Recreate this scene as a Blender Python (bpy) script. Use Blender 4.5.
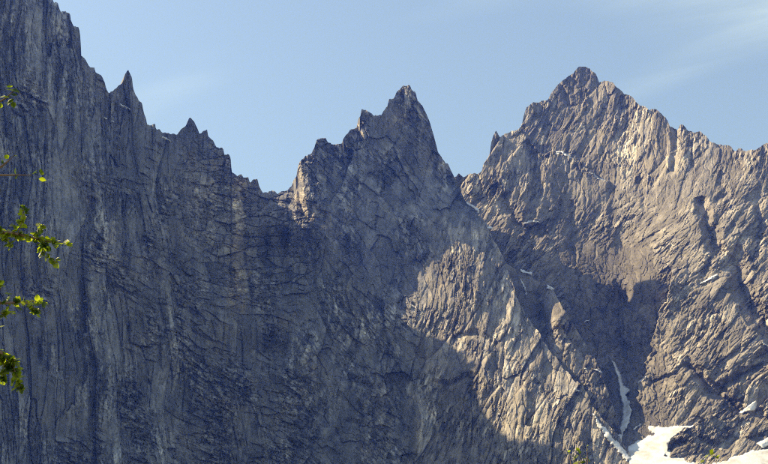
import bpy, math, random
import numpy as np
from mathutils import Vector

for o in list(bpy.data.objects):
    bpy.data.objects.remove(o, do_unlink=True)
scene = bpy.context.scene
col = scene.collection

# ------------------------------------------------------------------ camera, sky, sun, exposure
FPX, PITCH = 1067.0, math.radians(24.0)          # focal length in photo pixels, camera tilted up
CX, CY, CAMZ = 384.0, 232.0, 1.6
cam = bpy.data.cameras.new('camera')
cam.lens = 36.0 * FPX / 768.0
cam.sensor_width = 36.0
cam.clip_start, cam.clip_end = 0.1, 40000.0
camo = bpy.data.objects.new('camera', cam)
camo.location = (0, 0, CAMZ)
camo.rotation_euler = (math.radians(90) + PITCH, 0, 0)
col.objects.link(camo)
scene.camera = camo

SUN_EL, SUN_BACK = math.radians(44.5), math.radians(12.0)   # sun at the left, a little behind the crest
L = Vector((-math.cos(SUN_EL) * math.cos(SUN_BACK), math.cos(SUN_EL) * math.sin(SUN_BACK), math.sin(SUN_EL)))
sun = bpy.data.lights.new('sun', 'SUN')
sun.energy, sun.angle, sun.color = 5.0, math.radians(0.5), (1.0, 0.82, 0.56)
suno = bpy.data.objects.new('sun', sun)
suno.rotation_euler = (-L).to_track_quat('-Z', 'Y').to_euler()
suno.location = (-300, 0, 600)
col.objects.link(suno)

world = bpy.data.worlds.new('World')
scene.world = world
world.use_nodes = True
wt = world.node_tree
wt.nodes.clear()
def N(t, kind, **kw):
    n = t.nodes.new(kind)
    for k, v in kw.items():
        setattr(n, k, v)
    return n
def math_node(t, op, a, b=None, c=None, clamp=False):
    n = N(t, 'ShaderNodeMath', operation=op, use_clamp=clamp)
    for i, v in enumerate((a, b, c)):
        if v is None: continue
        if isinstance(v, (int, float)): n.inputs[i].default_value = v
        else: t.links.new(v, n.inputs[i])
    return n.outputs[0]
def mix_col(t, fac, a, b, mode='MIX'):
    n = N(t, 'ShaderNodeMix', data_type='RGBA', blend_type=mode)
    for i, v in ((0, fac), (6, a), (7, b)):
        if isinstance(v, (int, float)): n.inputs[i].default_value = v
        elif isinstance(v, tuple): n.inputs[i].default_value = v + (1.0,)
        else: t.links.new(v, n.inputs[i])
    return n.outputs[2]
def noise_node(t, vec, scale, detail=4, rough=0.55, dist=0.0):
    n = N(t, 'ShaderNodeTexNoise')
    n.inputs['Scale'].default_value = scale; n.inputs['Detail'].default_value = detail
    n.inputs['Roughness'].default_value = rough; n.inputs['Distortion'].default_value = dist
    t.links.new(vec, n.inputs['Vector'])
    return n.outputs['Fac']
def mapping(t, vec, scale=(1, 1, 1), rot=(0, 0, 0), loc=(0, 0, 0)):
    n = N(t, 'ShaderNodeMapping')
    n.inputs['Scale'].default_value = scale; n.inputs['Rotation'].default_value = rot; n.inputs['Location'].default_value = loc
    t.links.new(vec, n.inputs['Vector'])
    return n.outputs[0]
def ramp(t, fac, *stops):
    n = N(t, 'ShaderNodeMapRange', interpolation_type='SMOOTHSTEP')
    n.inputs['From Min'].default_value, n.inputs['From Max'].default_value = stops[0], stops[1]
    n.inputs['To Min'].default_value, n.inputs['To Max'].default_value = (stops[2], stops[3]) if len(stops) > 2 else (0, 1)
    t.links.new(fac, n.inputs['Value'])
    return n.outputs[0]

CLOUD_X, CLOUD_Y = 11.75, 2.62
sky = N(wt, 'ShaderNodeTexSky', sky_type='NISHITA')
sky.sun_disc = False
sky.sun_elevation = SUN_EL
sky.sun_rotation = math.atan2(L.x, L.y)
sky.altitude, sky.air_density, sky.dust_density, sky.ozone_density = 100.0, 1.5, 1.0, 2.0
geo = N(wt, 'ShaderNodeTexCoord')
sep = N(wt, 'ShaderNodeSeparateXYZ'); wt.links.new(geo.outputs['Generated'], sep.inputs[0])
zz = math_node(wt, 'MAXIMUM', sep.outputs['Z'], 0.06)
cu = math_node(wt, 'DIVIDE', sep.outputs['X'], zz); cv = math_node(wt, 'DIVIDE', sep.outputs['Y'], zz)
cmb = N(wt, 'ShaderNodeCombineXYZ'); wt.links.new(cu, cmb.inputs[0]); wt.links.new(cv, cmb.inputs[1])
turned = mapping(wt, cmb.outputs[0], (1, 1, 1), (0, 0, 0.39))
wide = noise_node(wt, mapping(wt, turned, (1.2, 2.6, 1), (0, 0, 0), (CLOUD_X, CLOUD_Y, 0)), 1.0, 2, 0.5, 0.3)
fine = noise_node(wt, mapping(wt, turned, (1.6, 8.0, 1), (0, 0, 0), (0.3, 1.7, 0)), 1.0, 6, 0.6, 0.7)
cl = math_node(wt, 'MULTIPLY', ramp(wt, wide, 0.56, 0.80), ramp(wt, fine, 0.25, 0.75, 0.25, 1.0))
cl = math_node(wt, 'MULTIPLY_ADD', cl, 0.30, 0.10, clamp=True)
skyc = mix_col(wt, cl, sky.outputs[0], (7.7, 8.7, 8.0))
bg = N(wt, 'ShaderNodeBackground'); bg.inputs['Strength'].default_value = 0.068
wt.links.new(skyc, bg.inputs['Color'])
wo = N(wt, 'ShaderNodeOutputWorld'); wt.links.new(bg.outputs[0], wo.inputs['Surface'])

scene.view_settings.view_transform = 'Standard'
scene.view_settings.look = 'None'
scene.view_settings.exposure = 1.25
scene.view_settings.gamma = 1.0
scene.view_settings.use_curve_mapping = False
scene.cycles.use_denoising = False          # keep the grain of the rock
scene.cycles.filter_width = 1.1
scene.cycles.max_bounces = 4
scene.cycles.volume_bounces = 0

# ------------------------------------------------------------------ small maths: pixels to rays, noise
CP, SP = math.cos(PITCH), math.sin(PITCH)
def place(px, py, Y):
    """direction of a photo pixel, carried out to the distance Y"""
    a = (px - CX) / FPX; b = (CY - py) / FPX
    k = Y / (CP - b * SP)
    return a * k, Y, CAMZ + (SP + b * CP) * k
def hsh(ix, iy, seed):
    h = (ix.astype(np.int64) * 374761393 + iy.astype(np.int64) * 668265263 + seed * 974634777) & 0xFFFFFFFF
    h = ((h ^ (h >> 13)) * 1274126177) & 0xFFFFFFFF
    h = ((h ^ (h >> 16)) * 2246822519) & 0xFFFFFFFF
    return ((h ^ (h >> 15)) & 0xFFFFFF).astype(np.float32) / np.float32(0xFFFFFF)
def perlin(u, v, seed=0):
    iu = np.floor(u); iv = np.floor(v)
    fu = (u - iu).astype(np.float32); fv = (v - iv).astype(np.float32)
    iu = iu.astype(np.int64); iv = iv.astype(np.int64)
    def g(dx, dy):
        a = hsh(iu + dx, iv + dy, seed) * np.float32(2 * math.pi)
        return np.cos(a) * (fu - dx) + np.sin(a) * (fv - dy)
    su = fu * fu * fu * (fu * (fu * 6 - 15) + 10); sv = fv * fv * fv * (fv * (fv * 6 - 15) + 10)
    a = g(0, 0); b = g(1, 0); c = g(0, 1); d = g(1, 1)
    x0 = a + su * (b - a); x1 = c + su * (d - c)
    return (x0 + sv * (x1 - x0)) * np.float32(1.5)
def fbm(u, v, seed, octv=4, gain=0.5):
    s = 0; a = 1.0
    for k in range(octv):
        s = s + a * perlin(u * 2 ** k + 17.3 * k, v * 2 ** k + 9.1 * k, seed + k); a *= gain
    return s
def ridged(u, v, seed, octv=4, gain=0.55):
    s = 0; a = 1.0
    for k in range(octv):
        n = 1 - np.abs(perlin(u * 2 ** k + 5.7 * k, v * 2 ** k + 3.3 * k, seed + k)) * 1.4
        s = s + a * (n - 0.6); a *= gain
    return s
class H:
    """relief (metres, away from the valley) together with the lightness of the broken faces"""
    def __init__(self, h, t=0.0): self.h, self.t = h, t
    def __add__(self, o):
        return H(self.h + o.h, self.t + o.t) if isinstance(o, H) else H(self.h + o, self.t)
    __radd__ = __add__
    def __mul__(self, k): return H(self.h * k, self.t * k)
    __rmul__ = __mul__
def facets(u, v, seed, step=0.5, tilt=1.0, crack=0.0, cw=0.10, tone=0.0):
    """broken rock: every Voronoi cell is a small tilted plane of its own, with open joints between"""
    u = u + perlin(u * 3.1, v * 3.1, seed + 8) * 0.07; v = v + perlin(u * 3.1 + 7, v * 3.1, seed + 9) * 0.07
    iu = np.floor(u).astype(np.int64); iv = np.floor(v).astype(np.int64)
    best = np.full(u.shape, 1e9, np.float32); sec = np.full(u.shape, 1e9, np.float32); out = np.zeros(u.shape, np.float32); tn = np.zeros(u.shape, np.float32)
    for dx in (-1, 0, 1):
        for dy in (-1, 0, 1):
            cx, cy = iu + dx, iv + dy
            ex = (u - cx - hsh(cx, cy, seed)).astype(np.float32); ey = (v - cy - hsh(cx, cy, seed + 1)).astype(np.float32)
            d = ex * ex + ey * ey
            r = hsh(cx, cy, seed + 2)
            val = (r - 0.5) * step * 2 + ((hsh(cx, cy, seed + 3) - 0.5) * ex + (hsh(cx, cy, seed + 4) - 0.5) * ey) * (2 * tilt)
            m = d < best
            sec = np.where(m, best, np.minimum(sec, d))
            best = np.where(m, d, best); out = np.where(m, val, out)
            if tone: tn = np.where(m, (r * 7.31) % 1.0 - 0.5, tn)
    if crack:
        out = out + crack * np.clip(1 - (np.sqrt(sec) - np.sqrt(best)) / cw, 0, 1)
    return H(out, tn * 2 * tone)
def sstep(x, a, b):
    t = np.clip((x - a) / (b - a), 0, 1)
    return t * t * (3 - 2 * t)
def line_dist(px, py, pts):
    """distance to a polyline and side (+ on the right of its direction, in picture axes)"""
    best = np.full(px.shape, 1e9); side = np.zeros(px.shape); along = np.zeros(px.shape)
    tot = sum(math.dist(a, b) for a, b in zip(pts, pts[1:])); acc = 0
    for (x0, y0), (x1, y1) in zip(pts, pts[1:]):
        dx, dy = x1 - x0, y1 - y0; ln = math.hypot(dx, dy)
        t = np.clip(((px - x0) * dx + (py - y0) * dy) / ln ** 2, 0, 1)
        d = np.hypot(px - x0 - t * dx, py - y0 - t * dy)
        m = d < best
        best = np.where(m, d, best)
        side = np.where(m, np.sign(dx * (py - y0) - dy * (px - x0)), side)
        along = np.where(m, (acc + t * ln) / tot, along)
        acc += ln
    return best, side, along
class Rbf:
    def __init__(self, pts):
        p = np.array(pts, float); self.c = p[:, :2]; n = len(p)
        r = np.linalg.norm(self.c[:, None] - self.c[None], axis=2)
        A = np.zeros((n + 3, n + 3)); A[:n, :n] = -np.sqrt(r * r + 5.0 ** 2) - np.eye(n) * 1.5
        A[:n, n] = 1; A[:n, n + 1:] = self.c; A[n, :n] = 1; A[n + 1:, :n] = self.c.T
        self.w = np.linalg.solve(A, np.concatenate([p[:, 2], np.zeros(3)]))
        x0, y0 = self.c.min(0) - 80; x1, y1 = self.c.max(0) + 80
        self.x0, self.y0, self.s = x0, y0, 4.0
        gx = np.arange(x0, x1, 4.0); gy = np.arange(y0, y1, 4.0)
        X, Y = np.meshgrid(gx, gy)
        G = self.w[n] + self.w[n + 1] * X + self.w[n + 2] * Y
        for (cx, cy), w in zip(self.c, self.w[:n]):
            G = G - w * np.sqrt((X - cx) ** 2 + (Y - cy) ** 2 + 25.0)
        self.G = G
    def __call__(self, px, py):
        u = np.clip((px - self.x0) / self.s, 0, self.G.shape[1] - 1.001); v = np.clip((py - self.y0) / self.s, 0, self.G.shape[0] - 1.001)
        i = u.astype(int); j = v.astype(int); a = u - i; b = v - j; G = self.G
        return (G[j, i] * (1 - a) + G[j, i + 1] * a) * (1 - b) + (G[j + 1, i] * (1 - a) + G[j + 1, i + 1] * a) * b

# ------------------------------------------------------------------ skylines (photo pixels)
LEFT_TOP = [(-360, -190), (-200, -150), (-100, -110), (-40, -72), (0, -45), (25, -26), (40, -12), (52.9, 0), (54.3, 2.9), (57.9, 3.6), (59.3, 8.6), (61.5, 10.7), (65.8, 11.2), (66.5, 12.9), (70.1, 14.3), (70.8, 20), (73.7, 26.5), (78, 26.3), (79.4, 30), (80.6, 40), (81.2, 56.6), (85.1, 58.7), (88.7, 66), (90, 66.4), (94.3, 66.9), (95.7, 72.2), (100.7, 75.5), (105, 82.2), (106.5, 87.9), (108.6, 92.2), (112.9, 91.2), (117.9, 87.2), (123, 82.2), (125.1, 73.6), (128.3, 70.7), (130.1, 73.6), (132, 77.9), (133, 87.9), (135.8, 95.8), (139.4, 101.5), (141.9, 103.7), (143.7, 111.6), (145.9, 118.7), (147.3, 125.2), (151.6, 124.8), (155.2, 123.7), (156, 130), (159.3, 130), (162.2, 133), (167.2, 132.2), (172.9, 134.4), (177.2, 134.4), (180.8, 129.4), (185.8, 125.8), (188.7, 118.6), (190.8, 117.9), (194.4, 121.5), (197.3, 127.9), (199.4, 133.7), (203.7, 132.2), (207.3, 129.4), (208, 135.1), (213, 141.5), (216.6, 147.3), (223.1, 147.3), (224.5, 153.7), (228.8, 154.4), (230.6, 157.3), (231.6, 170.8), (232.2, 173), (235.1, 174.4), (237.2, 175.8), (241.5, 174.4), (243.7, 177.3), (248, 177.3), (250.1, 183.7), (253, 179.4), (257.3, 179.4), (259.5, 187.3), (263, 191.6), (270.2, 191.6), (274.5, 190.5), (278.1, 193.8), (282.4, 190.9), (287.4, 190.2), (291.7, 186.6)]
MID_TOP = [(293.8, 180.1), (296.6, 175.8), (297.8, 168), (299.6, 160.8), (300.8, 160.1), (305.8, 155.8), (310.8, 153.7), (314.4, 148), (316.5, 140.1), (321.5, 137.2), (325.8, 138.7), (328, 142.2), (330.9, 142.9), (331.6, 144.4), (341.6, 143.7), (343.8, 137.9), (350.2, 130.1), (356.6, 128.6), (358.1, 120.7), (360.3, 117.2), (361.3, 109.4), (364.4, 108.4), (368.6, 112.3), (374.4, 116.1), (381.5, 114.7), (383.7, 110.8), (387.3, 106.5), (388.7, 100.1), (393.7, 97.9), (396.6, 91.5), (403, 86.5), (410.2, 85), (411.6, 90), (415.2, 92.9), (418.1, 100.8), (422.4, 105.8), (426, 113), (430.3, 123), (433.8, 135.2), (438, 152.2), (445.8, 162.3), (448, 163.7), (450.9, 170.1), (455.2, 179),
           (463, 195), (470, 206), (478, 216), (489, 228), (496, 243), (503, 258), (510, 278), (517, 300), (530, 322), (548, 346), (568, 372), (588, 397), (605, 418), (622, 442), (634, 466), (650, 500)]
RIGHT_TOP = [(425, 176), (455.9, 176.6), (458.7, 173), (463.8, 176.6), (468.1, 174.2), (473.1, 173.7), (478.1, 173), (481.7, 170.1), (483.1, 164.4), (487.4, 158), (490, 153), (491, 143.6), (493.1, 136.5), (496, 130.5), (498.1, 133.6), (499.6, 136.5), (503.2, 135.4), (505.1, 133.2), (508.7, 132.9), (512.3, 130), (517.3, 130.7), (520.6, 127.2), (522.2, 123), (523.6, 115.9), (526.5, 106.6), (533, 101.5), (538.7, 102.3), (548.7, 98.7), (550.9, 92.2), (557.3, 84.4), (561.6, 80.8), (567.3, 77.9), (575.9, 70.7), (580.2, 66.4), (585.2, 66), (590.2, 70), (596, 73.6), (598.9, 80.8), (604.6, 80.8), (611.5, 81.5), (618.7, 87.2), (624.4, 93.7), (629.5, 95.1), (634.5, 100.1), (640.2, 105.1), (644.5, 106.6), (648.8, 110.1), (653.4, 109.6), (654.2, 108), (655, 109.4), (658.8, 111.6), (664.6, 115.9), (667.4, 119.5), (670.3, 126.5), (674.4, 129.1), (678, 130.1), (680.1, 125.1), (683, 124.8), (686.6, 128.7), (688.7, 130.1), (695.2, 133), (700.2, 131.5), (705.9, 136.5), (711.7, 141.6), (717.4, 145.1), (725.3, 144.7), (736.1, 150.4), (741.1, 148.7), (749.7, 150.8), (759.7, 147.5), (765.4, 143.7), (768, 143.7), (800, 138), (850, 160), (930, 205)]
RIB_TOP = [(470, 252), (490, 258), (505, 262), (512, 267), (520, 272), (528, 276), (536, 280), (546, 286), (552, 289), (557, 297), (563, 308), (572, 322), (582, 338), (594, 356), (603, 378), (611, 400), (619, 424), (628, 452), (640, 490)]
KNOLL_TOP = [(655, 470), (662, 458), (667, 452), (668, 446), (671, 438), (677, 434), (684, 428), (692, 427), (697, 421), (705, 417), (713, 416), (720, 420), (727, 421), (731, 427), (736, 430), (741, 424), (747, 417), (752, 413), (757, 409), (763, 404), (768, 396), (780, 384), (800, 375)]

def skyline(pts, xs, seed, rough=1.0):
    p = np.array(pts); y = np.interp(xs, p[:, 0], p[:, 1])
    n = fbm(xs / 9.0, xs * 0 + 0.5, seed, 4, 0.65) * 1.0 + (hsh(np.floor(xs / 2.3).astype(np.int64), np.zeros(xs.shape, np.int64), seed) - 0.5) * 1.3
    n = n + (hsh(np.floor(xs / 5.1 + 0.4).astype(np.int64), np.ones(xs.shape, np.int64), seed) - 0.5) * 1.4
    return y + n * rough

# ------------------------------------------------------------------ distances of the faces (metres)
D_WEST = Rbf([(-400, -220, 1330), (-400, 500, 1270), (-180, -120, 1600), (-180, 500, 1500), (0, -45, 1860), (0, 230, 1790), (0, 500, 1730), (60, 10, 1955), (60, 240, 1880), (60, 500, 1820), (105, 85, 2045), (110, 300, 1970), (110, 500, 1910), (150, 120, 2125), (160, 300, 2060), (160, 500, 2000), (190, 120, 2170), (200, 300, 2125), (200, 500, 2070), (228, 160, 2225), (240, 230, 2205), (240, 320, 2180), (235, 500, 2120), (262, 190, 2310), (262, 260, 2265), (265, 350, 2225), (265, 500, 2140), (285, 192, 2318), (287, 240, 2285), (294, 178, 2268),
              (306, 157, 2245), (300, 200, 2238), (300, 232, 2232), (325, 190, 2242), (340, 220, 2236), (310, 235, 2233), (310, 350, 2195), (310, 500, 2120), (360, 112, 2254), (360, 230, 2228), (360, 350, 2195), (360, 500, 2090), (408, 86, 2266), (408, 200, 2246), (396, 290, 2204), (400, 380, 2155), (400, 500, 2040), (435, 140, 2300), (430, 245, 2193), (425, 220, 2212), (410, 294, 2180), (440, 300, 2132), (440, 400, 2085), (440, 500, 1990), (456, 180, 2335), (465, 230, 2225), (480, 260, 2150), (480, 300, 2085), (490, 380, 2010), (490, 500, 1930), (500, 252, 2200), (515, 300, 2110), (520, 340, 2050), (530, 400, 1955), (530, 500, 1880), (550, 350, 2045), (570, 380, 1980), (560, 440, 1905), (560, 500, 1860), (600, 412, 1925), (600, 440, 1890), (600, 500, 1830), (632, 464, 1868), (650, 500, 1820)])
D_EAST = Rbf([(425, 176, 2430), (425, 300, 2400), (460, 178, 2430), (496, 132, 2490), (520, 128, 2545), (515, 170, 2425), (500, 205, 2370), (530, 104, 2600), (546, 132, 2545), (583, 68, 2670), (600, 120, 2570), (640, 106, 2560), (670, 126, 2490), (720, 146, 2420), (768, 144, 2360), (850, 165, 2400), (930, 205, 2380), (560, 150, 2500), (600, 178, 2440), (650, 170, 2395), (560, 190, 2405), (545, 212, 2360), (535, 230, 2325), (545, 280, 2285), (580, 235, 2345), (577, 262, 2292), (600, 281, 2264), (600, 230, 2335), (614, 284, 2250), (575, 300, 2250), (625, 250, 2290), (623, 297, 2246), (628, 350, 2185), (590, 360, 2210), (618, 400, 2095), (640, 284, 2186), (665, 240, 2215), (668, 286, 2128), (655, 325, 2112), (641, 378, 2078), (632, 408, 2030), (690, 310, 2074), (722, 312, 2034), (668, 365, 2030), (700, 215, 2205), (740, 200, 2225), (745, 250, 2130), (690, 380, 1975), (740, 300, 2050), (765, 290, 2042), (768, 350, 1972), (720, 350, 2000), (800, 300, 2035), (620, 430, 1980), (622, 464, 1865), (650, 430, 1955), (650, 464, 1858), (700, 412, 1945), (700, 440, 1905), (700, 464, 1835), (750, 400, 1945), (768, 440, 1890), (768, 464, 1825), (735, 464, 1828), (620, 500, 1770), (700, 500, 1740), (800, 500, 1740), (800, 420, 1920), (930, 500, 1740), (930, 300, 2150)])
D_RIB = Rbf([(470, 252, 2262), (505, 262, 2240), (505, 300, 2215), (520, 272, 2232), (535, 282, 2216), (548, 289, 2198), (530, 330, 2190), (544, 320, 2170), (553, 320, 2095), (555, 350, 2052), (575, 330, 2090), (580, 365, 2030), (594, 356, 2055), (600, 400, 1980), (611, 400, 1995), (619, 424, 1965), (540, 400, 2090), (600, 450, 1960), (640, 490, 1880), (600, 500, 1900)])
D_KNOLL = Rbf([(655, 470, 1868), (668, 448, 1872), (690, 428, 1892), (690, 455, 1866), (713, 417, 1908), (715, 440, 1880), (715, 460, 1862), (735, 430, 1902), (735, 450, 1872), (757, 409, 1925), (755, 440, 1882), (768, 396, 1938), (800, 375, 1962), (800, 460, 1860), (690, 490, 1862), (780, 490, 1858), (768, 455, 1864)])

def rot(px, py, deg, stretch):
    c, s = math.cos(math.radians(deg)), math.sin(math.radians(deg))
    return px * c + py * s, (-px * s + py * c) / stretch
def rough_rock(px, py, deg, stretch, seed, big=1.0, small=1.0):
    wx = fbm(px / 90, py / 90, seed + 50, 2) * 8; wy = fbm(px / 90, py / 90, seed + 60, 2) * 8
    a, b = rot(px + wx, py + wy, deg, stretch)
    patch = 0.45 + 1.1 * sstep(fbm(px / 34, py / 34, seed + 70, 3), -0.4, 0.5)      # smooth slabs here, shattered rock there
    d = H(ridged(a / 46, b / 46, seed, 3, 0.45) * -12 * big + ridged(a / 15, b / 34, seed + 4, 2, 0.5) * -6.0 * big)
    a0, b0 = rot(px + wx, py + wy, deg + 7, stretch * 1.5)
    d = d + facets(a0 / 22, b0 / 22, seed + 7, 3.4 * big, 9 * big, 4.5 * big, 0.08, 0.26)
    a1, b1 = rot(px + wx, py + wy, deg - 9, stretch * 1.6)
    d = d + facets(a1 / 7.5, b1 / 7.5, seed + 17, 2.2 * small, 4.2 * small, 3.0 * small, 0.12, 0.30)
    a2, b2 = rot(px, py, deg + 14, stretch * 1.3)
    d = d + facets(a2 / 3.1, b2 / 3.1, seed + 27, 1.5 * small, 3.0 * small, 1.4, 0.16, 0.36) * patch
    d = d + facets(a / 1.4, b1 / 1.4, seed + 37, 1.2 * small, 2.4 * small, 0, 0.1, 0.40) * patch
    return d
def groove(d, amp, w):
    return amp * np.clip(1 - d / w, 0, 1)
def west_full(px, py, tones=False):
    D = D_WEST(px, py)
    wx = fbm(px / 90, py / 110, 300, 2, 0.45) * 7; wy = fbm(px / 90, py / 110, 320, 2, 0.45) * 7
    qx, qy = px + wx, py + wy
    # great wall on the left: upright joints, long narrow slabs, oblique bands
    a, b = rot(qx, py, -2, 9.0)
    patch = 0.4 + 1.2 * sstep(fbm(px / 40, py / 60, 305, 3), -0.4, 0.5)
    g = facets(a / 24, b / 24, 31, 7.0, 9.0, 5, 0.07, 0.26) + facets(a / 9, b / 9, 41, 3.4, 5.0, 3, 0.10, 0.34) + facets(a / 4, b / 4, 51, 1.8, 3.2, 1.6, 0.15, 0.38) * patch
    a2, b2 = rot(qx, qy, 27, 0.42)
    g2 = facets(a2 / 17, b2 / 14, 61, 4.2, 7.0, 2, 0.07, 0.24) + facets(a2 / 6, b2 / 5.5, 71, 2.1, 3.6, 1.5, 0.12, 0.34) * patch
    mixer = sstep(fbm(px / 60, py / 80, 81, 4) + (px - 150) / 260, -0.15, 0.35)
    wall = g * (1 - 0.65 * mixer) + g2 * mixer
    wall = wall + facets(px / 1.7, py / 3.2, 91, 0.8, 1.8, 0, 0.1, 0.34) * patch + ridged(px / 60, py / 150, 95, 3) * 16
    # bedded pillars towards the corner, and the middle face
    a3, b3 = rot(qx, qy, 5, 1.0)
    bed = facets(a3 / 26, b3 / 10, 101, 4.0, 6.0, 6, 0.10, 0.28) + facets(a3 / 7, b3 / 16, 111, 2.6, 4.0, 4, 0.12, 0.28) + facets(a3 / 6, b3 / 2.6, 121, 1.3, 2.8, 2, 0.15, 0.30) * patch + facets(px / 2.2, py / 1.5, 126, 0.8, 1.6, 0, 0.1, 0.30) * patch + ridged(a3 / 20, b3 / 90, 131, 2, 0.5) * 6
    a4, b4 = rot(qx, qy, 12, 2.4); a5, b5 = rot(qx, qy, -38, 2.6)
    face = facets(a4 / 30, b4 / 30, 141, 4.5, 10, 1.2, 0.06, 0.18) + facets(a5 / 10, b5 / 10, 151, 2.8, 5.6, 1.2, 0.07, 0.24) + facets(a4 / 4.6, b4 / 5.2, 161, 2.1, 3.8, 1.4, 0.12, 0.36) * patch + facets(a5 / 1.9, b5 / 1.9, 171, 1.1, 2.3, 0, 0.1, 0.42) * patch + ridged(qx / 60, qy / 70, 181, 2, 0.5) * 8
    rock = rough_rock(px, py, 12, 2.8, 200, 0.85, 0.85)
    k1 = sstep(px + fbm(px / 40, py / 40, 401, 2) * 20, 165, 225) * sstep(-py + fbm(px / 50, py / 50, 403, 2) * 25, -330, -270)
    k2 = sstep(px + fbm(px / 40, py / 40, 402, 2) * 20, 285, 325)
    k3 = sstep(px + (py - 260) * 0.10 + fbm(px / 30, py / 30, 404, 3) * 14, 410, 440) * sstep(py + fbm(px / 30, py / 30, 405, 3) * 14, 200, 245)
    d = wall * ((1 - k1) * (1 - k2)) + bed * (k1 * (1 - k2)) + face * (k2 * (1 - k3)) + rock * k3
    # named cracks, corners, pillars
    for pts, amp, w in (([(287, 205), (288, 240), (286, 290)], 26, 7), ([(268, 225), (267, 290)], 12, 5), ([(244, 190), (247, 270), (252, 320)], 12, 3.5), ([(312, 245), (316, 290), (330, 345)], 7, 3),
                        ([(160, 150), (161, 220)], 14, 4), ([(88, 200), (85, 300), (92, 400), (95, 470)], 16, 6), ([(45, 150), (43, 250), (40, 360)], 12, 5), ([(128, 330), (120, 420), (122, 480)], 10, 5), ([(150, 250), (163, 310), (168, 350)], 9, 4),
                        ([(455, 340), (470, 335), (490, 350)], 10, 5), ([(436, 380), (452, 384), (470, 376)], 12, 4), ([(350, 380), (375, 390), (395, 380), (410, 375)], 9, 5), ([(330, 440), (350, 420), (380, 432)], 10, 5)):
        dd, _, _ = line_dist(qx, qy, pts); d = d + groove(dd, amp, w)
    for pts, amp, w in (([(225, 150), (236, 210), (240, 300)], -12, 9), ([(345, 130), (350, 200)], -6, 10), ([(70, 120), (110, 230), (120, 320)], -14, 26)):
        dd, _, _ = line_dist(qx, qy, pts); d = d + groove(dd, amp, w)
    # the left cheek of the middle peak: slabs turned to the notch
    for pts, amp, wd in (([(301, 159), (303, 188), (308, 216)], 34, 5.5), ([(295, 178), (298, 202)], 18, 3.0), ([(360, 117), (362.5, 132), (365, 140)], 26, 4.0), ([(318, 203), (313, 222)], 10, 4), ([(331, 212), (327, 232)], 10, 4), ([(345, 140), (347, 150)], 8, 3)):
        dd, sd, al = line_dist(px + wx * 0.1, py, pts)
        fade = np.where((al > 0.001) & (al < 0.999), 1.0, 0.0)
        d = d + amp * fade * np.where(sd > 0, np.clip(dd / wd, 0, 1) * np.clip(1 - (dd - wd) / 12.0, 0, 1), 0.0)
    return (D + d.h, d.t) if tones else D + d.h
def east_full(px, py, tones=False):
    wx = fbm(px / 20, py / 20, 500, 4, 0.6) * 3.5; wy = fbm(px / 20, py / 20, 520, 4, 0.6) * 3.5
    qx, qy = px + wx, py + wy
    D = D_EAST(px, py)
    up = rough_rock(px, py, 16, 2.4, 540, 0.9, 1.0)          # summit: upright flutes leaning a little
    lo = rough_rock(px, py, 36, 2.8, 640, 0.62, 0.85)         # lower slabs: dipping down to the left
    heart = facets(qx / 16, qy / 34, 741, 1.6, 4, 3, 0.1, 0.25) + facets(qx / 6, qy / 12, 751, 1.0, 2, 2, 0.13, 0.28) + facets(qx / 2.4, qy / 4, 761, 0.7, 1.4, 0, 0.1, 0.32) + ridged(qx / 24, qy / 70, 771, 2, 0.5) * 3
    heart = H(heart.h, heart.t - 0.5)                       # shade painted in: hollow darkened to deepen the heart shaped shadow
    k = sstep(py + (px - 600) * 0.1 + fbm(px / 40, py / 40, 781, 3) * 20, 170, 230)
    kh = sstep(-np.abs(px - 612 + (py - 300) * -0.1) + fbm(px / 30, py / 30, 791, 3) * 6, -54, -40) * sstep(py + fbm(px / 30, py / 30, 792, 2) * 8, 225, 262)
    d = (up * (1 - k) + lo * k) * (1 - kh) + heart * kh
    # ledge ramp under the summit pyramid: everything below it stands forward
    dd, sd, al = line_dist(qx, qy, [(519, 126), (531, 140), (545, 153), (565, 155), (582, 166), (603, 180), (618, 190)])
    d = d + np.where(sd > 0, -1, 1) * 12 * np.exp(-dd / 20) * sstep(al, 0.0, 0.03) * (1 - sstep(al, 0.9, 1.0))
    for pts, amp, w in (([(530, 150), (538, 175), (530, 215)], 20, 8), ([(600, 185), (607, 220), (612, 250)], -5, 8), ([(676, 130), (677, 150), (672, 170)], 22, 6), ([(690, 140), (690, 165)], 8, 4), ([(640, 180), (646, 205)], 10, 5),
                        ([(701, 203), (708, 228), (718, 252)], 36, 9), ([(716, 225), (709, 265), (702, 285)], 12, 6), ([(720, 175), (726, 190), (718, 200)], 15, 5), ([(758, 190), (760, 230), (752, 262)], 16, 6), ([(733, 258), (740, 285), (754, 310), (772, 332)], 44, 14),
                        ([(780, 345), (745, 372), (722, 388)], 24, 8), ([(692, 370), (712, 388), (728, 402), (738, 410)], 34, 9), ([(560, 205), (552, 235)], 14, 6), ([(505, 200), (515, 222), (540, 232)], 24, 9), ([(571, 205), (571, 240), (574, 262)], 12, 5), ([(625, 300), (624, 350), (626, 390), (620, 430)], 22, 9), ([(650, 386), (672, 372), (690, 362)], 9, 4),
                        ([(556, 80), (566, 96), (572, 106)], 12, 4), ([(540, 104), (548, 130), (552, 150)], 5, 6), ([(620, 100), (626, 120), (623, 150)], 12, 6)):
        dd, _, _ = line_dist(qx, qy, pts); d = d + groove(dd, amp, w)
    # right of the heart hollow the slabs stand forward in a blunt edge
    dd, sd, al = line_dist(qx, qy, [(672, 262), (668, 290), (651, 345), (641, 380), (631, 412)])
    d = d + np.where(sd > 0, 1, -1) * 36 * np.exp(-dd / 15) * sstep(al, 0.0, 0.15) * (1 - sstep(al, 0.9, 1.0))
    return (D + d.h, d.t) if tones else D + d.h
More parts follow.
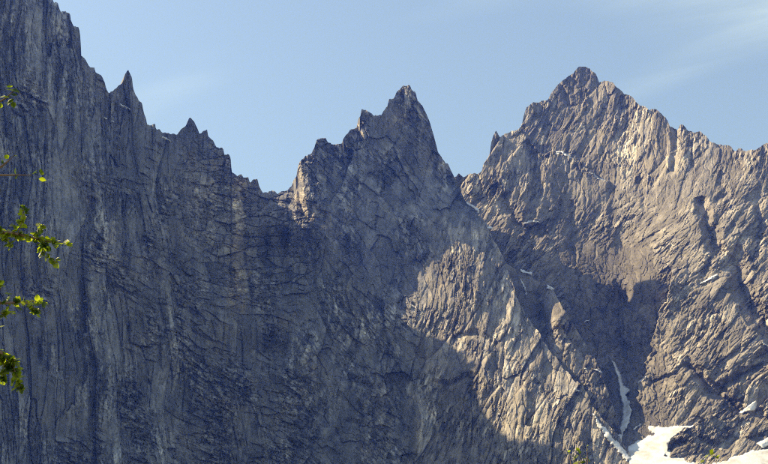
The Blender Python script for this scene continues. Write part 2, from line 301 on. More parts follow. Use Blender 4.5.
def rib_full(px, py, tones=False):
    k = sstep(px + fbm(px / 20, py / 20, 811, 3) * 4, 534, 541)
    s = facets(px / 20, py / 26, 821, 1.5, 4, 3, 0.1, 0.15) + facets(px / 5, py / 8, 831, 0.6, 1.6, 0, 0.1, 0.2)
    d = s * (1 - k) + rough_rock(px, py, 20, 2.0, 840, 0.7, 0.9) * k
    return (D_RIB(px, py) + d.h, d.t) if tones else D_RIB(px, py) + d.h
def knoll_full(px, py, tones=False):
    wx = fbm(px / 14, py / 14, 860, 3) * 2
    d = rough_rock(px * 1.3, py * 1.3, 40, 2.0, 870, 0.55, 0.9)
    for pts, amp, w in (([(757, 414), (745, 426), (733, 442)], 48, 8), ([(742, 444), (760, 436)], 12, 4), ([(668, 452), (675, 444), (684, 442)], 22, 5), ([(700, 440), (715, 446), (730, 442)], 16, 6)):
        dd, _, _ = line_dist(px + wx, py, pts); d = d + groove(dd, amp, w)
    return (D_KNOLL(px, py) + d.h, d.t) if tones else D_KNOLL(px, py) + d.h

# ------------------------------------------------------------------ materials
def new_mat(name):
    m = bpy.data.materials.new(name); m.use_nodes = True
    t = m.node_tree; t.nodes.clear()
    b = N(t, 'ShaderNodeBsdfPrincipled'); o = N(t, 'ShaderNodeOutputMaterial')
    t.links.new(b.outputs[0], o.inputs['Surface'])
    return m, t, b
def rock_material(name, base, pale, dark, streak, bump=1.0, contrast=2.6):
    m, t, b = new_mat(name)
    tc = N(t, 'ShaderNodeTexCoord').outputs['Object']
    big = noise_node(t, tc, 0.008, 4, 0.6, 0.4)
    mid = noise_node(t, tc, 0.045, 5, 0.65)
    small = noise_node(t, tc, 0.22, 4, 0.65)
    c = mix_col(t, ramp(t, big, 0.42, 0.66), base, pale)
    c = mix_col(t, math_node(t, 'MULTIPLY', ramp(t, mid, 0.48, 0.68), 0.7), c, dark)
    for k, (sx, sz, lo, hi, am) in enumerate(((0.05, 0.0035, 0.5, 0.66, 0.8), (0.13, 0.010, 0.52, 0.66, 0.7), (0.30, 0.03, 0.55, 0.68, 0.5))):
        st = noise_node(t, mapping(t, tc, (sx, sx, sz), (0, 0, 0), (7.0 * k, 0, 0)), 1.0, 5, 0.6, 0.25)
        c = mix_col(t, math_node(t, 'MULTIPLY', ramp(t, st, lo, hi), streak * am), c, tuple(x * 0.28 for x in dark))
        c = mix_col(t, math_node(t, 'MULTIPLY', ramp(t, st, 0.46, 0.30), streak * am * 0.55), c, tuple(x * 1.25 for x in pale))
    c = mix_col(t, math_node(t, 'MULTIPLY', ramp(t, small, 0.35, 0.7), 0.45), c, tuple(x * 1.35 for x in base))
    grit = noise_node(t, tc, 0.55, 3, 0.7)
    c = mix_col(t, math_node(t, 'MULTIPLY', ramp(t, grit, 0.52, 0.72), 0.5), c, tuple(x * 0.7 for x in dark))
    c = mix_col(t, math_node(t, 'MULTIPLY', ramp(t, grit, 0.46, 0.28), 0.45), c, tuple(x * 1.5 for x in pale))
    at = N(t, 'ShaderNodeAttribute', attribute_name='scar_sunlit')
    c = mix_col(t, at.outputs['Fac'], c, (0.34, 0.29, 0.215))
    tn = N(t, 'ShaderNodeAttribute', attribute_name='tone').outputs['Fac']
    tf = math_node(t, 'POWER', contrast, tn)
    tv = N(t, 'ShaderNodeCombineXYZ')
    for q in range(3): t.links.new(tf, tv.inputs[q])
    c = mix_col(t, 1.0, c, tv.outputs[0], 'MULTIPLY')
    t.links.new(c, b.inputs['Base Color'])
    b.inputs['Roughness'].default_value = 0.85
    b.inputs['Specular IOR Level'].default_value = 0.25
    bp = N(t, 'ShaderNodeBump'); bp.inputs['Strength'].default_value = 1.0 * bump; bp.inputs['Distance'].default_value = 3.0
    h = math_node(t, 'ADD', math_node(t, 'MULTIPLY', noise_node(t, tc, 0.28, 5, 0.75), 1.0), math_node(t, 'MULTIPLY', noise_node(t, mapping(t, tc, (0.3, 0.3, 0.1)), 1.0, 4, 0.7), 0.6))
    t.links.new(h, bp.inputs['Height']); t.links.new(bp.outputs[0], b.inputs['Normal'])
    return m
M_WALL = rock_material('wall_rock', (0.152, 0.151, 0.150), (0.24, 0.225, 0.20), (0.076, 0.076, 0.079), 0.7, 0.6, 2.6)
M_EAST = rock_material('peak_rock', (0.176, 0.158, 0.131), (0.25, 0.220, 0.174), (0.093, 0.085, 0.076), 0.25, 0.6, 2.4)
ms, t, b = new_mat('snow')
tc = N(t, 'ShaderNodeTexCoord').outputs['Object']
t.links.new(mix_col(t, ramp(t, noise_node(t, tc, 0.05, 4), 0.4, 0.75), (0.62, 0.62, 0.62), (0.40, 0.38, 0.35)), b.inputs['Base Color'])
b.inputs['Roughness'].default_value = 0.7
bp = N(t, 'ShaderNodeBump'); bp.inputs['Strength'].default_value = 0.4; bp.inputs['Distance'].default_value = 1.0
t.links.new(noise_node(t, tc, 0.12, 4), bp.inputs['Height']); t.links.new(bp.outputs[0], b.inputs['Normal'])
M_SNOW = ms
mg, t, b = new_mat('valley_ground')
tc = N(t, 'ShaderNodeTexCoord').outputs['Object']
c = mix_col(t, ramp(t, noise_node(t, tc, 0.01, 5), 0.4, 0.65), (0.055, 0.085, 0.03), (0.10, 0.11, 0.05))
c = mix_col(t, ramp(t, noise_node(t, tc, 0.7, 5), 0.45, 0.7), c, (0.16, 0.14, 0.11))
t.links.new(c, b.inputs['Base Color']); b.inputs['Roughness'].default_value = 0.95
M_GROUND = mg
mb_, t, b = new_mat('birch_bark')
tc = N(t, 'ShaderNodeTexCoord').outputs['Object']
c = mix_col(t, ramp(t, noise_node(t, mapping(t, tc, (3, 3, 22)), 1.0, 5, 0.6), 0.5, 0.62), (0.42, 0.36, 0.30), (0.06, 0.045, 0.04))
t.links.new(c, b.inputs['Base Color']); b.inputs['Roughness'].default_value = 0.8
M_BARK = mb_
mt_, t, b = new_mat('twig_bark')
tc = N(t, 'ShaderNodeTexCoord').outputs['Object']
t.links.new(mix_col(t, noise_node(t, tc, 14.0, 3), (0.13, 0.065, 0.05), (0.25, 0.15, 0.10)), b.inputs['Base Color']); b.inputs['Roughness'].default_value = 0.6
M_TWIG = mt_
ml, t, b = new_mat('leaf')
tc = N(t, 'ShaderNodeTexCoord').outputs['Object']
lc = mix_col(t, ramp(t, noise_node(t, tc, 14.0, 2), 0.35, 0.57), (0.018, 0.034, 0.006), (0.150, 0.165, 0.012))
t.links.new(lc, b.inputs['Base Color']); b.inputs['Roughness'].default_value = 0.42
tr = N(t, 'ShaderNodeBsdfTranslucent'); t.links.new(mix_col(t, 1.0, lc, (2.8, 3.1, 1.1), 'MULTIPLY'), tr.inputs['Color'])
mx = N(t, 'ShaderNodeMixShader'); mx.inputs[0].default_value = 0.5
t.links.new(b.outputs[0], mx.inputs[1]); t.links.new(tr.outputs[0], mx.inputs[2])
t.links.new(mx.outputs[0], [n for n in t.nodes if n.type == 'OUTPUT_MATERIAL'][0].inputs['Surface'])
M_LEAF = ml

# ------------------------------------------------------------------ mesh helpers
def mesh_object(name, verts, faces, mat, parent=None, smooth=False, attr=None):
    me = bpy.data.meshes.new(name)
    v = np.ascontiguousarray(verts, np.float32); f = np.ascontiguousarray(faces, np.int32)
    n = f.shape[1]
    me.vertices.add(len(v)); me.vertices.foreach_set('co', v.ravel())
    me.loops.add(f.size); me.loops.foreach_set('vertex_index', f.ravel())
    me.polygons.add(len(f)); me.polygons.foreach_set('loop_start', np.arange(0, f.size, n, dtype=np.int32))
    me.polygons.foreach_set('use_smooth', np.full(len(f), smooth, bool))
    if attr is not None:
        for an, av in attr.items():
            a = me.attributes.new(an, 'FLOAT', 'POINT'); a.data.foreach_set('value', np.ascontiguousarray(av, np.float32))
    me.update(calc_edges=True); me.validate()
    me.materials.append(mat)
    o = bpy.data.objects.new(name, me); col.objects.link(o)
    if parent: o.parent = parent
    return o
def structure(o, label=None):
    o['kind'] = 'structure'
    if label: o['label'] = label
    return o
def grid_faces(nr, nc, off=0):
    i = np.arange(nr - 1)[:, None] * nc + np.arange(nc - 1)[None]
    return np.stack([i, i + nc, i + nc + 1, i + 1], -1).reshape(-1, 4) + off
def mountain(name, label, mat, xs, tops, full, bottom, rows, back_dir, back_slopes, seed, scar_sunlit=None, smooth=False):
    """a rock face hung from its skyline, with the far side of the mountain behind the crest"""
    top = tops(xs)
    v = np.linspace(0, 1, rows)[:, None]
    px = np.repeat(xs[None], rows, 0)
    fx = np.linspace(xs[0], xs[-1], 1400); ft = np.interp(fx, xs, top); w = max(1, int(14 / (fx[1] - fx[0])))
    ft = np.convolve(np.pad(ft, w, 'edge'), np.ones(2 * w + 1) / (2 * w + 1), 'valid')
    ease = np.interp(xs, fx, ft)                                   # rows follow the smoothed crest a little way down
    kk = np.clip(0.6 * (bottom - ease) / np.maximum(np.abs(top - ease), 1.0), 1.0, 7.0)
    py = ease[None] + (bottom - ease[None]) * v + (top - ease)[None] * (1 - v) ** kk[None]
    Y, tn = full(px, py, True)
    X, Yw, Z = place(px, py, Y)
    front = np.stack([X, Yw, Z], -1)
    ridge = front[0]
    back = []
    d = 0.0; z = 0.0
    steps = [2, 4, 6, 9, 13, 18, 25, 35, 45, 60, 80, 100, 130, 160]
    for k, st in enumerate(steps):
        sl = back_slopes[0] + (back_slopes[1] - back_slopes[0]) * k / (len(steps) - 1)
        d += st; z += st * sl
        nz = fbm(xs / 14.0, xs * 0 + d / 30.0, seed + 900, 4) * min(d * 0.3, 22)
        zz_ = np.maximum(ridge[:, 2] - z + nz, 60.0)
        back.append(np.stack([ridge[:, 0] + back_dir[0] * d, ridge[:, 1] + back_dir[1] * d, zz_], -1))
    allv = np.concatenate([np.array(back[::-1]), front], 0)
    pad = np.zeros((len(steps), len(xs)))
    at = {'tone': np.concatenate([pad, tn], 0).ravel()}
    if scar_sunlit is not None:
        at['scar_sunlit'] = np.concatenate([pad, scar_sunlit(px, py)], 0).ravel()
    o = mesh_object(name, allv.reshape(-1, 3), grid_faces(allv.shape[0], allv.shape[1]), mat, None, smooth, at)
    return structure(o, label)

STEP = 0.62
def blob(px, py, pts, w):
    d, _, _ = line_dist(px, py, pts)
    return np.clip(1 - d / w, 0, 1)
def west_scar_sunlit(px, py):
    n = fbm(px / 9, py / 14, 950, 4, 0.6); n2 = fbm(px / 6, py / 9, 955, 4, 0.7)
    s = 0
    for pts, w, k in (([(241, 165), (236, 240), (240, 305)], 12, 1.3), ([(215, 160), (210, 230)], 14, 0.5), ([(299, 162), (301, 188), (305, 214)], 5, 1.5), ([(294, 180), (296, 200)], 3, 1.5), ([(359, 119), (361, 132), (364, 139)], 3.5, 1.5), ([(316, 205), (311, 220)], 4, 1.0), ([(329, 214), (325, 230)], 4, 1.0), ([(484, 215), (489, 235)], 5, 0.8), ([(190, 150), (198, 225)], 9, 0.4), ([(178, 187), (205, 193)], 5, 0.7), ([(112, 235), (122, 300)], 14, 0.35), ([(322, 366), (300, 395), (280, 415), (270, 430)], 2.6, 0.6), ([(205, 400), (240, 410)], 7, 0.3),  # pale rock, plus sunlight painted as bright strips on the middle peak's cheeks
                      ([(383, 120), (392, 130), (406, 110)], 8, 0.4), ([(420, 250), (420, 300)], 20, 0.2), ([(380, 400), (385, 440)], 18, 0.3), ([(365, 452), (378, 450)], 5, 0.6), ([(150, 220), (180, 235), (205, 248)], 1.6, 0.45), ([(155, 345), (178, 370)], 1.5, 0.45), ([(115, 415), (140, 425)], 1.5, 0.4), ([(285, 322), (310, 315)], 5, 0.5)):
        s = np.maximum(s, blob(px + n * 5, py + n * 6, pts, w) ** 0.8 * k * np.maximum(sstep(n2, -0.35, 0.2), 0.55))
    kz = sstep(px + (py - 260) * 0.10 + n * 6, 416, 440) * sstep(py + n * 6, 205, 245)     # tan broken rock of the buttress, paled so its sunlit part reads brighter
    return np.clip(np.maximum(s * (0.75 + 0.6 * n), kz * (0.36 + 0.35 * n)), 0, 1)
def east_scar(px, py):
    n = fbm(px / 7, py / 16, 970, 4, 0.65)
    s = 0
    for pts, w, k in (([(610, 150), (660, 160), (668, 140)], 28, 0.55), ([(683, 160), (682, 175)], 7, 0.9), ([(490, 165), (484, 190), (492, 210)], 9, 0.9), ([(625, 240), (640, 270)], 24, 0.4), ([(660, 290), (670, 330), (650, 380)], 22, 0.35), ([(580, 100), (585, 140)], 25, 0.3)):
        s = np.maximum(s, blob(px + n * 6, py + n * 6, pts, w) ** 0.7 * k)
    return np.clip(s * (0.7 + 0.7 * n), 0, 1)

WEST = LEFT_TOP + MID_TOP
w_top = lambda xs: skyline(WEST, xs, 11, 0.8) + sstep(xs, 458, 475) * (fbm(xs / 17.0, xs * 0 + 2.5, 15, 3, 0.6) * 4.5 + (hsh(np.floor(xs / 7.3).astype(np.int64), np.full(xs.shape, 3), 16) - 0.5) * 4.0)
xs_l = np.concatenate([np.arange(-360, -16, 4.0), np.arange(-16, 283.0, STEP)])
xs_c = np.concatenate([[xs_l[-1]], np.arange(xs_l[-1] + STEP, 650, STEP)])
mountain('mountain_left', 'towering dark vertical rock wall with a jagged crest falling to the notch', M_WALL, xs_l, w_top, west_full, 500.0, 640, (-0.62, 0.78), (0.9, 0.75), 1, west_scar_sunlit)
mountain('mountain_centre', 'twin pointed rock peak with a shadowed face above a partly sunlit buttress', M_WALL, xs_c, w_top, west_full, 500.0, 620, (0.0, 1.0), (1.9, 1.2), 2, west_scar_sunlit)
xs_r = np.concatenate([np.arange(425, 775, STEP), np.arange(775, 930, 3.0)])
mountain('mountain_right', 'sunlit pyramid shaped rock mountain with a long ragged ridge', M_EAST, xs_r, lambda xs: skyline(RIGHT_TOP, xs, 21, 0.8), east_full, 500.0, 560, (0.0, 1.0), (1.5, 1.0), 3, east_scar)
xs_b = np.arange(472, 640, STEP)
mountain('rock_rib', 'steep rock rib with a smooth shadowed slab and a sunlit edge beside the snow gully', M_EAST, xs_b, lambda xs: skyline(RIB_TOP, xs, 31, 0.6), rib_full, 500.0, 300, (0.0, 1.0), (1.6, 1.2), 4)
xs_k = np.arange(655, 800, 0.6)
mountain('rock_knoll', 'rough rock knolls rising out of the snowfield', M_EAST, xs_k, lambda xs: skyline(KNOLL_TOP, xs, 41, 0.8), knoll_full, 492.0, 150, (0.0, 1.0), (0.9, 0.7), 5)

# ------------------------------------------------------------------ valley floor, one sheet out to the horizon
gy = np.concatenate([np.linspace(-6000, -60, 12), np.linspace(-40, 100, 15), np.linspace(150, 2000, 60), np.linspace(2200, 14000, 12)])
gx = np.concatenate([np.linspace(-9000, -1500, 10), np.linspace(-1400, 1400, 60), np.linspace(1500, 9000, 10)])
GX, GY = np.meshgrid(gx, gy)
GZ = 330.0 * np.clip((GY - 700) / 1200, 0, 1.0) ** 1.8 + fbm(GX / 160, GY / 160, 990, 4) * 9 * sstep(GY, 120, 900)
mg_o = mesh_object('ground', np.stack([GX, GY, GZ], -1).reshape(-1, 3), grid_faces(len(gy), len(gx))[:, ::-1], M_GROUND, None, True)
structure(mg_o)

# ------------------------------------------------------------------ the air of the valley
def haze_box(x0, x1, y0, y1, z0, z1, density, colour):
    v = [(x, y, z) for x in (x0, x1) for y in (y0, y1) for z in (z0, z1)]
    f = [(0, 1, 3, 2), (4, 6, 7, 5), (0, 4, 5, 1), (2, 3, 7, 6), (0, 2, 6, 4), (1, 5, 7, 3)]
    m = bpy.data.materials.new('valley_air'); m.use_nodes = True; t = m.node_tree; t.nodes.clear()
    p = N(t, 'ShaderNodeVolumePrincipled'); o = N(t, 'ShaderNodeOutputMaterial')
    p.inputs['Color'].default_value = colour + (1,); p.inputs['Absorption Color'].default_value = (1, 1, 1, 1); p.inputs['Density'].default_value = density; p.inputs['Anisotropy'].default_value = 0.0
    t.links.new(p.outputs[0], o.inputs['Volume'])
    h = mesh_object('haze', v, f, m); h['kind'] = 'stuff'; h['label'] = 'thin blue air between the valley and the rock walls'; h['category'] = 'haze'
    return h
haze_box(-9300, 9300, -6300, 14300, -60, 1820, 5.2e-5, (0.08, 0.19, 1.0))

# ------------------------------------------------------------------ snow
def inside(px, py, poly):
    r = np.zeros(px.shape, bool); n = len(poly); j = n - 1
    for i in range(n):
        (xi, yi), (xj, yj) = poly[i], poly[j]
        if yi != yj:
            r ^= ((yi > py) != (yj > py)) & (px < (xj - xi) * (py - yi) / (yj - yi) + xi)
        j = i
    return r
def blur(a, r):
    if r < 1: return a
    for ax in (0, 1):
        p = np.pad(a, [(r, r) if k == ax else (0, 0) for k in (0, 1)], 'edge')
        c = np.cumsum(p, ax); z = np.take(c, [0], ax) * 0
        c = np.concatenate([z, c], ax); n = a.shape[ax]
        a = (np.take(c, np.arange(2 * r + 1, 2 * r + 1 + n), ax) - np.take(c, np.arange(n), ax)) / (2 * r + 1)
    return a
def snow(label, poly, full, lift=4.0, smoothing=3, step=0.5, ragged=0.5, group=None, name='snow_patch', cat='snow patch'):
    p = np.array(poly, float)
    xs = np.arange(p[:, 0].min() - 3, p[:, 0].max() + 3, step); ys = np.arange(p[:, 1].min() - 3, p[:, 1].max() + 3, step)
    PX, PY = np.meshgrid(xs, ys)
    wx = fbm(PX / 5, PY / 5, 1200, 3, 0.6) * ragged * 1.5; wy = fbm(PX / 5, PY / 5, 1210, 3, 0.6) * ragged * 1.5
    dd, _, _ = line_dist(PX + wx, PY + wy, list(poly) + [poly[0]])
    sd = np.where(inside(PX + wx, PY + wy, poly), dd, -dd)
    raw = full(PX, PY)
    Y = blur(raw, smoothing) - lift * np.clip(sd / 0.9, -2.2, 1) - np.clip(sd, 0, 6) * 0.35
    keep = sd > -1.4
    X, Yw, Z = place(PX, PY, Y)
    f = grid_faces(len(ys), len(xs)); k = keep.ravel()
    f = f[k[f].all(1)]
    used = np.unique(f); remap = np.full(k.size, -1); remap[used] = np.arange(len(used))
    V = np.stack([X, Yw, Z], -1).reshape(-1, 3)[used]
    o = mesh_object(name, V, remap[f], M_SNOW, None, True)
    o['label'] = label; o['category'] = cat
    if group: o['group'] = group
    return o
def streak(pts, w):
    """a thin lens shaped outline along a line"""
    pts = [np.array(p, float) for p in pts]; up, dn = [], []
    for i, p in enumerate(pts):
        a = pts[max(0, i - 1)]; c = pts[min(len(pts) - 1, i + 1)]; d = (c - a) / np.linalg.norm(c - a)
        n = np.array([-d[1], d[0]]); ww = 0.85 * w * (0.35 + 0.65 * math.sin(math.pi * (i + 0.5) / len(pts)))
        up.append(tuple(p + n * ww)); dn.append(tuple(p - n * ww))
    return up + dn[::-1]
def any_east(px, py):
    return np.minimum(east_full(px, py), 1e9)
snow('long ribbon of snow running down the shaded gully beside the sunlit slabs', [(611, 361), (615, 362), (618, 369), (622, 377), (623, 385), (626, 388), (630, 389), (630, 393), (626, 395), (629, 402), (632, 410), (630, 420), (627, 427), (624, 433), (622, 441), (616, 440), (617, 432), (621, 424), (623, 414), (623, 405), (620, 396), (619, 385), (616, 374)], any_east, 14, 6)
def gully_floor(px, py):
    e = np.minimum(east_full(px, py), rib_full(px, py))
    return np.where(py > np.interp(px, [p[0] for p in MID_TOP], [p[1] for p in MID_TOP]), np.minimum(e, west_full(px, py)), e)
snow('narrow snow tongue between the two rock ribs joining the snowfield', [(592, 413), (594, 414), (599, 422), (604, 427), (608, 430), (612, 437), (617, 442), (626, 450), (630, 458), (627, 463), (622, 455), (614, 447), (606, 438), (599, 428)], gully_floor, 7, 5, 0.5, 0.9)
snow('broad bright snowfield at the foot of the sunlit mountain', [(628, 447), (634, 443), (641, 440), (648, 436), (656, 434), (650, 431), (649, 427), (668, 427), (690, 426), (701, 427), (698, 432), (690, 435), (680, 436), (672, 439), (668, 444), (670, 450), (676, 456), (690, 462), (706, 466), (722, 462), (736, 456), (752, 451), (775, 448), (800, 446), (800, 492), (640, 492), (631, 470), (627, 458)], east_full, 5, 14, 0.7, 0.9, None, 'snowfield', 'snow')
snow('snow strip in the cleft above the rock knolls', [(739, 413), (746, 407), (753, 402), (757, 400), (757, 406), (755, 411), (748, 412), (742, 414)], east_full, 9, 4)
snow('small snow bank at the edge of the dark cleft on the knolls', [(756, 444), (762, 440), (770, 437), (770, 446), (762, 448)], knoll_full, 7, 4)
east_spots = [('thin snow streak lying on the ledge below the summit pyramid', streak([(556, 152), (561, 152.5), (566, 155), (571, 158)], 1.2)),
              ('thin snow streak ending at the dark hollow at the foot of the summit face', streak([(590, 172), (597, 177), (602, 180), (608, 183)], 0.9)),
              ('curved snow patch on the brow above the dark gully head', streak([(523, 224), (529, 222), (534, 221.5), (539, 223)], 1.3)),
              ('slanting snow streak on the sunlit slabs right of the heart shaped shadow', streak([(700, 284), (706, 281), (712, 278), (717, 275)], 1.5)),
              ('snow sliver at the edge of the shaded hollow beside the slabs', streak([(639, 383), (643, 380), (646, 377)], 1.1)),
              ('small snow scrap on the shaded wall above the snow gully', streak([(584, 323), (587, 321), (590, 320)], 0.9)),
              ('thin snow line in the dark cleft below the right hand spur', streak([(763, 342), (768, 347), (774, 352)], 1.0)),
              ('snow wisp on the sunlit rock beside the snow gully mouth', streak([(633, 430), (637, 427), (641, 424)], 1.0))]
for lb, pl in east_spots: snow(lb, pl, east_full, 6, 2, 0.35, 0.6)
west_spots = [('slanting white snow streak below the sharp pinnacle on the left crest', streak([(120, 104), (125, 107), (131, 110)], 1.2)),
              ('short snow dash on the dark wall left of the pinnacle streak', streak([(104, 117), (107, 118.5)], 1.0)),
              ('short snow dash just below its twin under the pinnacle', streak([(111, 121), (114, 122.5)], 1.0)),
              ('white snow streak in the gap left of the square tower', streak([(162, 136.5), (166, 139), (171, 142)], 1.2)),
              ('tiny snow speck low on the great wall', streak([(83, 301), (87, 302)], 1.1)),
              ('tiny snow scrap in the dark corner crack below the notch', streak([(288, 244), (291, 245)], 0.8)),
              ('thin snow line where the twin peak meets the shoulder', streak([(467, 203), (472, 207), (478, 211)], 0.9)),
              ('white snow dab under the sunlit shoulder at the rib top', streak([(487, 227), (491, 228)], 0.7)),
              ('tiny snow speck on the shaded face below the sunlit buttress', streak([(498, 414), (500, 415)], 0.8)),
              ('snow scrap at the edge of the sunlit rib', streak([(574, 388), (577, 391), (580, 392)], 1.4))]
for lb, pl in west_spots: snow(lb, pl, west_full, 5.5, 2, 0.35, 0.6)
rib_spots = [('snow dab at the upper end of the smooth shadowed slab', streak([(521, 271.5), (526, 273), (531, 274)], 1.3)),
             ('snow dab on the corner of the smooth shadowed slab', streak([(547, 287), (552, 290)], 1.4)),
             ('short snow streak down the left margin of the shadowed slab', streak([(521, 279), (525, 288), (526, 296)], 0.9)),
             ('snow scrap on a ledge of the dark rib above the snow tongue', streak([(594, 369), (598, 371), (601, 373)], 1.2)),
             ('small snow dot left of the scrap on the dark rib ledge', streak([(584, 368), (587, 369)], 0.9))]
for lb, pl in rib_spots: snow(lb, pl, rib_full, 6, 2, 0.35, 0.6)

# ------------------------------------------------------------------ trees close to the camera
rng = random.Random(7)
class Leaves:
    def __init__(self): self.v, self.f = [], []
    def add(self, p, size, d, nrm):
        d = Vector(d).normalized(); n = Vector(nrm); n = (n - d * n.dot(d)).normalized(); s = d.cross(n)
        w = size * 0.40; i = len(self.v)
        prof = [(0.0, 0.06), (0.22, 0.8), (0.45, 1.0), (0.72, 0.66), (1.0, 0.0)]
        fold, curl = rng.uniform(0.05, 0.28), rng.uniform(-0.25, 0.15)
        for (a, b_) in prof:
            m = Vector(p) + d * (a * size) + n * (curl * a * a * size)
            self.v.append(m + s * (b_ * w) + n * (fold * b_ * w)); self.v.append(m); self.v.append(m - s * (b_ * w) + n * (fold * b_ * w))
        for k in range(4):
            q = i + k * 3
            self.f += [(q, q + 1, q + 4, q + 3), (q + 1, q + 2, q + 5, q + 4)]
    def build(self, name, parent):
        return mesh_object(name, [tuple(x) for x in self.v], self.f, M_LEAF, parent, True)
def tube(name, pts, radii, mat, parent, sides=7):
    v, f = [], []
    pts = [Vector(p) for p in pts]
    for i, p in enumerate(pts):
        d = (pts[min(i + 1, len(pts) - 1)] - pts[max(i - 1, 0)]).normalized()
        a = d.orthogonal().normalized(); b_ = d.cross(a)
        for k in range(sides):
            an = 2 * math.pi * k / sides
            v.append(tuple(p + (a * math.cos(an) + b_ * math.sin(an)) * radii[i]))
    for i in range(len(pts) - 1):
        for k in range(sides):
            f.append((i * sides + k, i * sides + (k + 1) % sides, (i + 1) * sides + (k + 1) % sides, (i + 1) * sides + k))
    return mesh_object(name, v, f, mat, parent, True)
def wobble(a, b_, n, amp):
    a, b_ = Vector(a), Vector(b_)
    return [a.lerp(b_, i / n) + Vector((rng.uniform(-1, 1), rng.uniform(-1, 1), rng.uniform(-1, 1))) * (amp if 0 < i < n else 0) for i in range(n + 1)]
def rand_leaf(lv, p, size, outward):
    d = Vector(outward) + Vector((rng.uniform(-1, 1), rng.uniform(-1, 1), rng.uniform(-1, 0.6))) * 0.9
    lv.add(Vector(p) + Vector((rng.uniform(-1, 1), rng.uniform(-1, 1), rng.uniform(-1, 1))) * 0.012, size, d, (rng.uniform(-1, 0.3), rng.uniform(-1, 0.3), rng.uniform(0.2, 1)))

tree = bpy.data.objects.new('birch_tree', None); tree.location = (0, 0, 0); col.objects.link(tree)
tree['label'] = 'leafy birch tree reaching yellow green twigs in front of the great wall'; tree['category'] = 'tree'
TB = Vector((-4.0, 6.3, -0.05))
tp = [TB, TB + Vector((0.05, 0, 1.5)), TB + Vector((0.0, 0.03, 3.0)), TB + Vector((-0.08, 0.0, 4.6)), TB + Vector((-0.02, 0.05, 6.2)), TB + Vector((0.0, 0.0, 7.6))]
tube('trunk', tp, [0.13, 0.11, 0.09, 0.065, 0.04, 0.012], M_BARK, tree, 12)
TY = 6.0
def pt(px, py, dy=0.0): return Vector(place(px, py, TY + dy))
def trunk_at(z):
    return Vector((TB.x, TB.y, z))
def limb(path, twigs, leaf_px, size, dens, dys=0.0):
    """a branch along photo pixels at the tree's distance, rooted on the trunk"""
    pts = [pt(x, y, dys + rng.uniform(-0.05, 0.05)) for x, y in path]
    root = trunk_at(pts[0].z - 0.35)
    full_ = wobble(root, pts[0], 4, 0.03)[:-1] + pts
    n = len(full_)
    br = tube('branch', full_, [0.022 * (1 - i / (n - 1)) + 0.0022 for i in range(n)], M_TWIG, tree, 6)
    lv = Leaves()
    def dress(pl, dn):
        for a, b_ in zip(pl, pl[1:]):
            ln = (b_ - a).length
            for _ in range(max(1, int(ln * dn))):
                rand_leaf(lv, a.lerp(b_, rng.random()), size * rng.uniform(0.7, 1.15), (b_ - a).normalized() * 0.5)
    dress(pts, dens)
    for tw in twigs:
        tpts = [pt(x, y, dys + rng.uniform(-0.06, 0.06)) for x, y in tw]
        tube('twig', tpts, [0.0035 - 0.0022 * i / (len(tpts) - 1) for i in range(len(tpts))], M_TWIG, br, 5)
        dress(tpts, dens)
    for x, y in leaf_px:
        p = pt(x, y, dys + rng.uniform(-0.05, 0.05))
        rand_leaf(lv, p, size * rng.uniform(0.85, 1.2), (rng.uniform(-0.5, 1), -0.2, rng.uniform(-0.6, 0.6)))
    lv.build('leaves', br)
    return br
limb([(-40, 125), (-12, 108), (6, 98), (13, 91)], [], [(6, 90), (12, 87), (13, 91), (15, 89), (14, 98), (12, 98), (15, 100), (8, 101), (8, 104), (9, 104), (4, 96), (1, 102), (0, 106), (2, 95)], 0.047, 8)
limb([(-30, 180), (-10, 172), (2, 166), (8, 161), (15, 155)], [], [(9, 161)], 0.036, 0)
limb([(-40, 178), (-10, 175), (14, 175), (32, 175)], [], [(34, 173), (38, 173), (40, 176), (41, 179), (16, 176)], 0.042, 0)
limb([(-40, 226), (-10, 231), (12, 233), (30, 237), (46, 241), (68, 244)], [[(18, 233), (22, 222), (24, 208)], [(33, 236), (38, 230), (43, 226)], [(38, 243), (44, 250), (48, 256), (57, 263)], [(4, 232), (8, 240), (12, 246)]], [(24, 207), (25, 211), (27, 218), (23, 220), (19, 224), (21, 229), (40, 226), (68, 244), (62, 242), (57, 243), (53, 242), (56, 262), (51, 251), (47, 254), (30, 243), (12, 245), (10, 224), (3, 230), (1, 238)], 0.044, 150)
limb([(-40, 296), (-10, 303), (10, 303), (22, 302), (42, 301)], [[(-8, 303), (0, 290), (2, 284)], [(26, 302), (33, 307), (37, 312)], [(-10, 306), (2, 314), (11, 313)]], [(41, 301), (36, 302), (31, 305), (28, 302), (34, 309), (22, 303), (9, 299), (9, 304), (11, 313), (13, 308), (1, 318), (1, 325), (2, 286), (3, 292), (1, 296)], 0.044, 95)
limb([(-40, 336), (-12, 345), (2, 353), (10, 362), (16, 374), (22, 390)], [[(-4, 350), (4, 365), (2, 382)], [(9, 361), (16, 360)]], [(13, 357), (1, 354), (10, 362), (14, 364), (4, 370), (10, 370), (17, 376), (20, 378), (12, 385), (18, 387), (22, 391), (2, 380), (5, 357), (0, 368)], 0.044, 170)
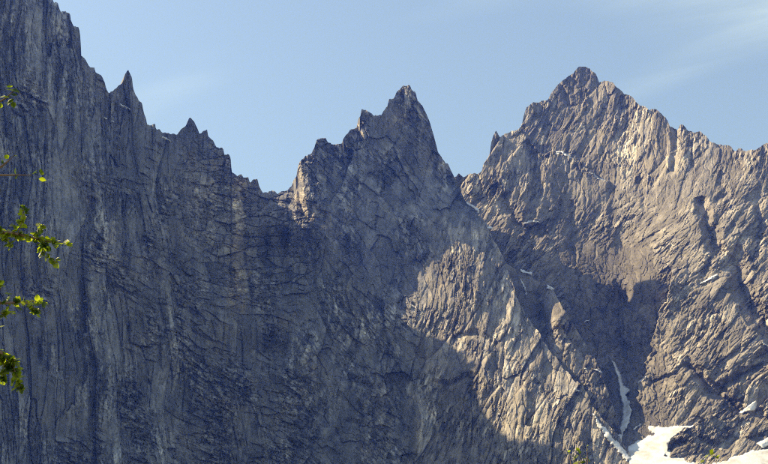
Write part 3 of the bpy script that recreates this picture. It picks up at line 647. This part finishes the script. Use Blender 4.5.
# rest of the crown, outside the picture to the left
for k in range(26):
    z = rng.uniform(3.0, 7.4); an = rng.uniform(0.75, 1.75) * math.pi if rng.random() < 0.85 else rng.uniform(0.3, 0.6) * math.pi
    ln = rng.uniform(0.5, 1.5) * (1.15 - z / 9)
    a = trunk_at(z); e = a + Vector((math.cos(an) * ln, math.sin(an) * ln * 0.8, ln * rng.uniform(-0.1, 0.6)))
    pl = wobble(a, e, 4, 0.04)
    br = tube('branch', pl, [0.018 - 0.0035 * i for i in range(5)], M_TWIG, tree, 5)
    lv = Leaves()
    for _ in range(45):
        i = rng.choice((1, 2, 3)); p = pl[i].lerp(pl[i + 1], rng.random()) + Vector((rng.gauss(0, 0.10), rng.gauss(0, 0.10), rng.gauss(0, 0.10)))
        rand_leaf(lv, p, 0.042 * rng.uniform(0.7, 1.1), (e - a).normalized())
    lv.build('leaves', br)

def sapling(label, tips, Y):
    c = Vector(place(sum(t_[0] for t_ in tips) / len(tips), 470, Y))
    r = bpy.data.objects.new('birch_sapling', None); r.location = (c.x, c.y, 0); col.objects.link(r)
    r['label'] = label; r['category'] = 'sapling'
    base = Vector((0, 0, -0.03)); fork = Vector((0, 0, c.z - 0.30))
    tube('stem', wobble(base, fork, 5, 0.03), [0.022 - 0.0028 * i for i in range(6)], M_TWIG, r, 7)
    lv = Leaves()
    for x, y, nl, sz in tips:
        e = Vector(place(x, y, Y + rng.uniform(-0.08, 0.08))) - Vector((c.x, c.y, 0))
        pl = wobble(fork, e, 3, 0.015)
        tube('shoot', pl, [0.006, 0.0045, 0.003, 0.0015], M_TWIG, r, 5)
        for q in range(nl):
            rand_leaf(lv, e, sz * rng.uniform(0.8, 1.2), (rng.uniform(-1, 1), -0.3, rng.uniform(-0.2, 0.7)))
        for q in range(7):
            rand_leaf(lv, pl[1].lerp(pl[2], rng.random()) - Vector((0, 0, 0.06)), sz * 1.2, (rng.uniform(-1, 1), rng.uniform(-1, 1), 0.2))
    for _ in range(140):
        z = rng.uniform(0.9, c.z - 0.15)
        rand_leaf(lv, (rng.gauss(0, 0.16), rng.gauss(0, 0.16), z), 0.04, (rng.uniform(-1, 1), rng.uniform(-1, 1), 0.2))
    lv.build('leaves', r)
sapling('young birch top with scattered yellow green leaves before the sunlit buttress foot', [(587, 447, 2, 0.030), (580, 452, 2, 0.030), (569, 453, 2, 0.026), (587, 457, 3, 0.036), (575, 459, 4, 0.036), (579, 462, 4, 0.034)], 7.0)
sapling('young birch tip with three bright leaves before the snowfield', [(711, 455, 3, 0.032), (716, 456, 3, 0.036), (706, 459, 3, 0.030)], 7.4)
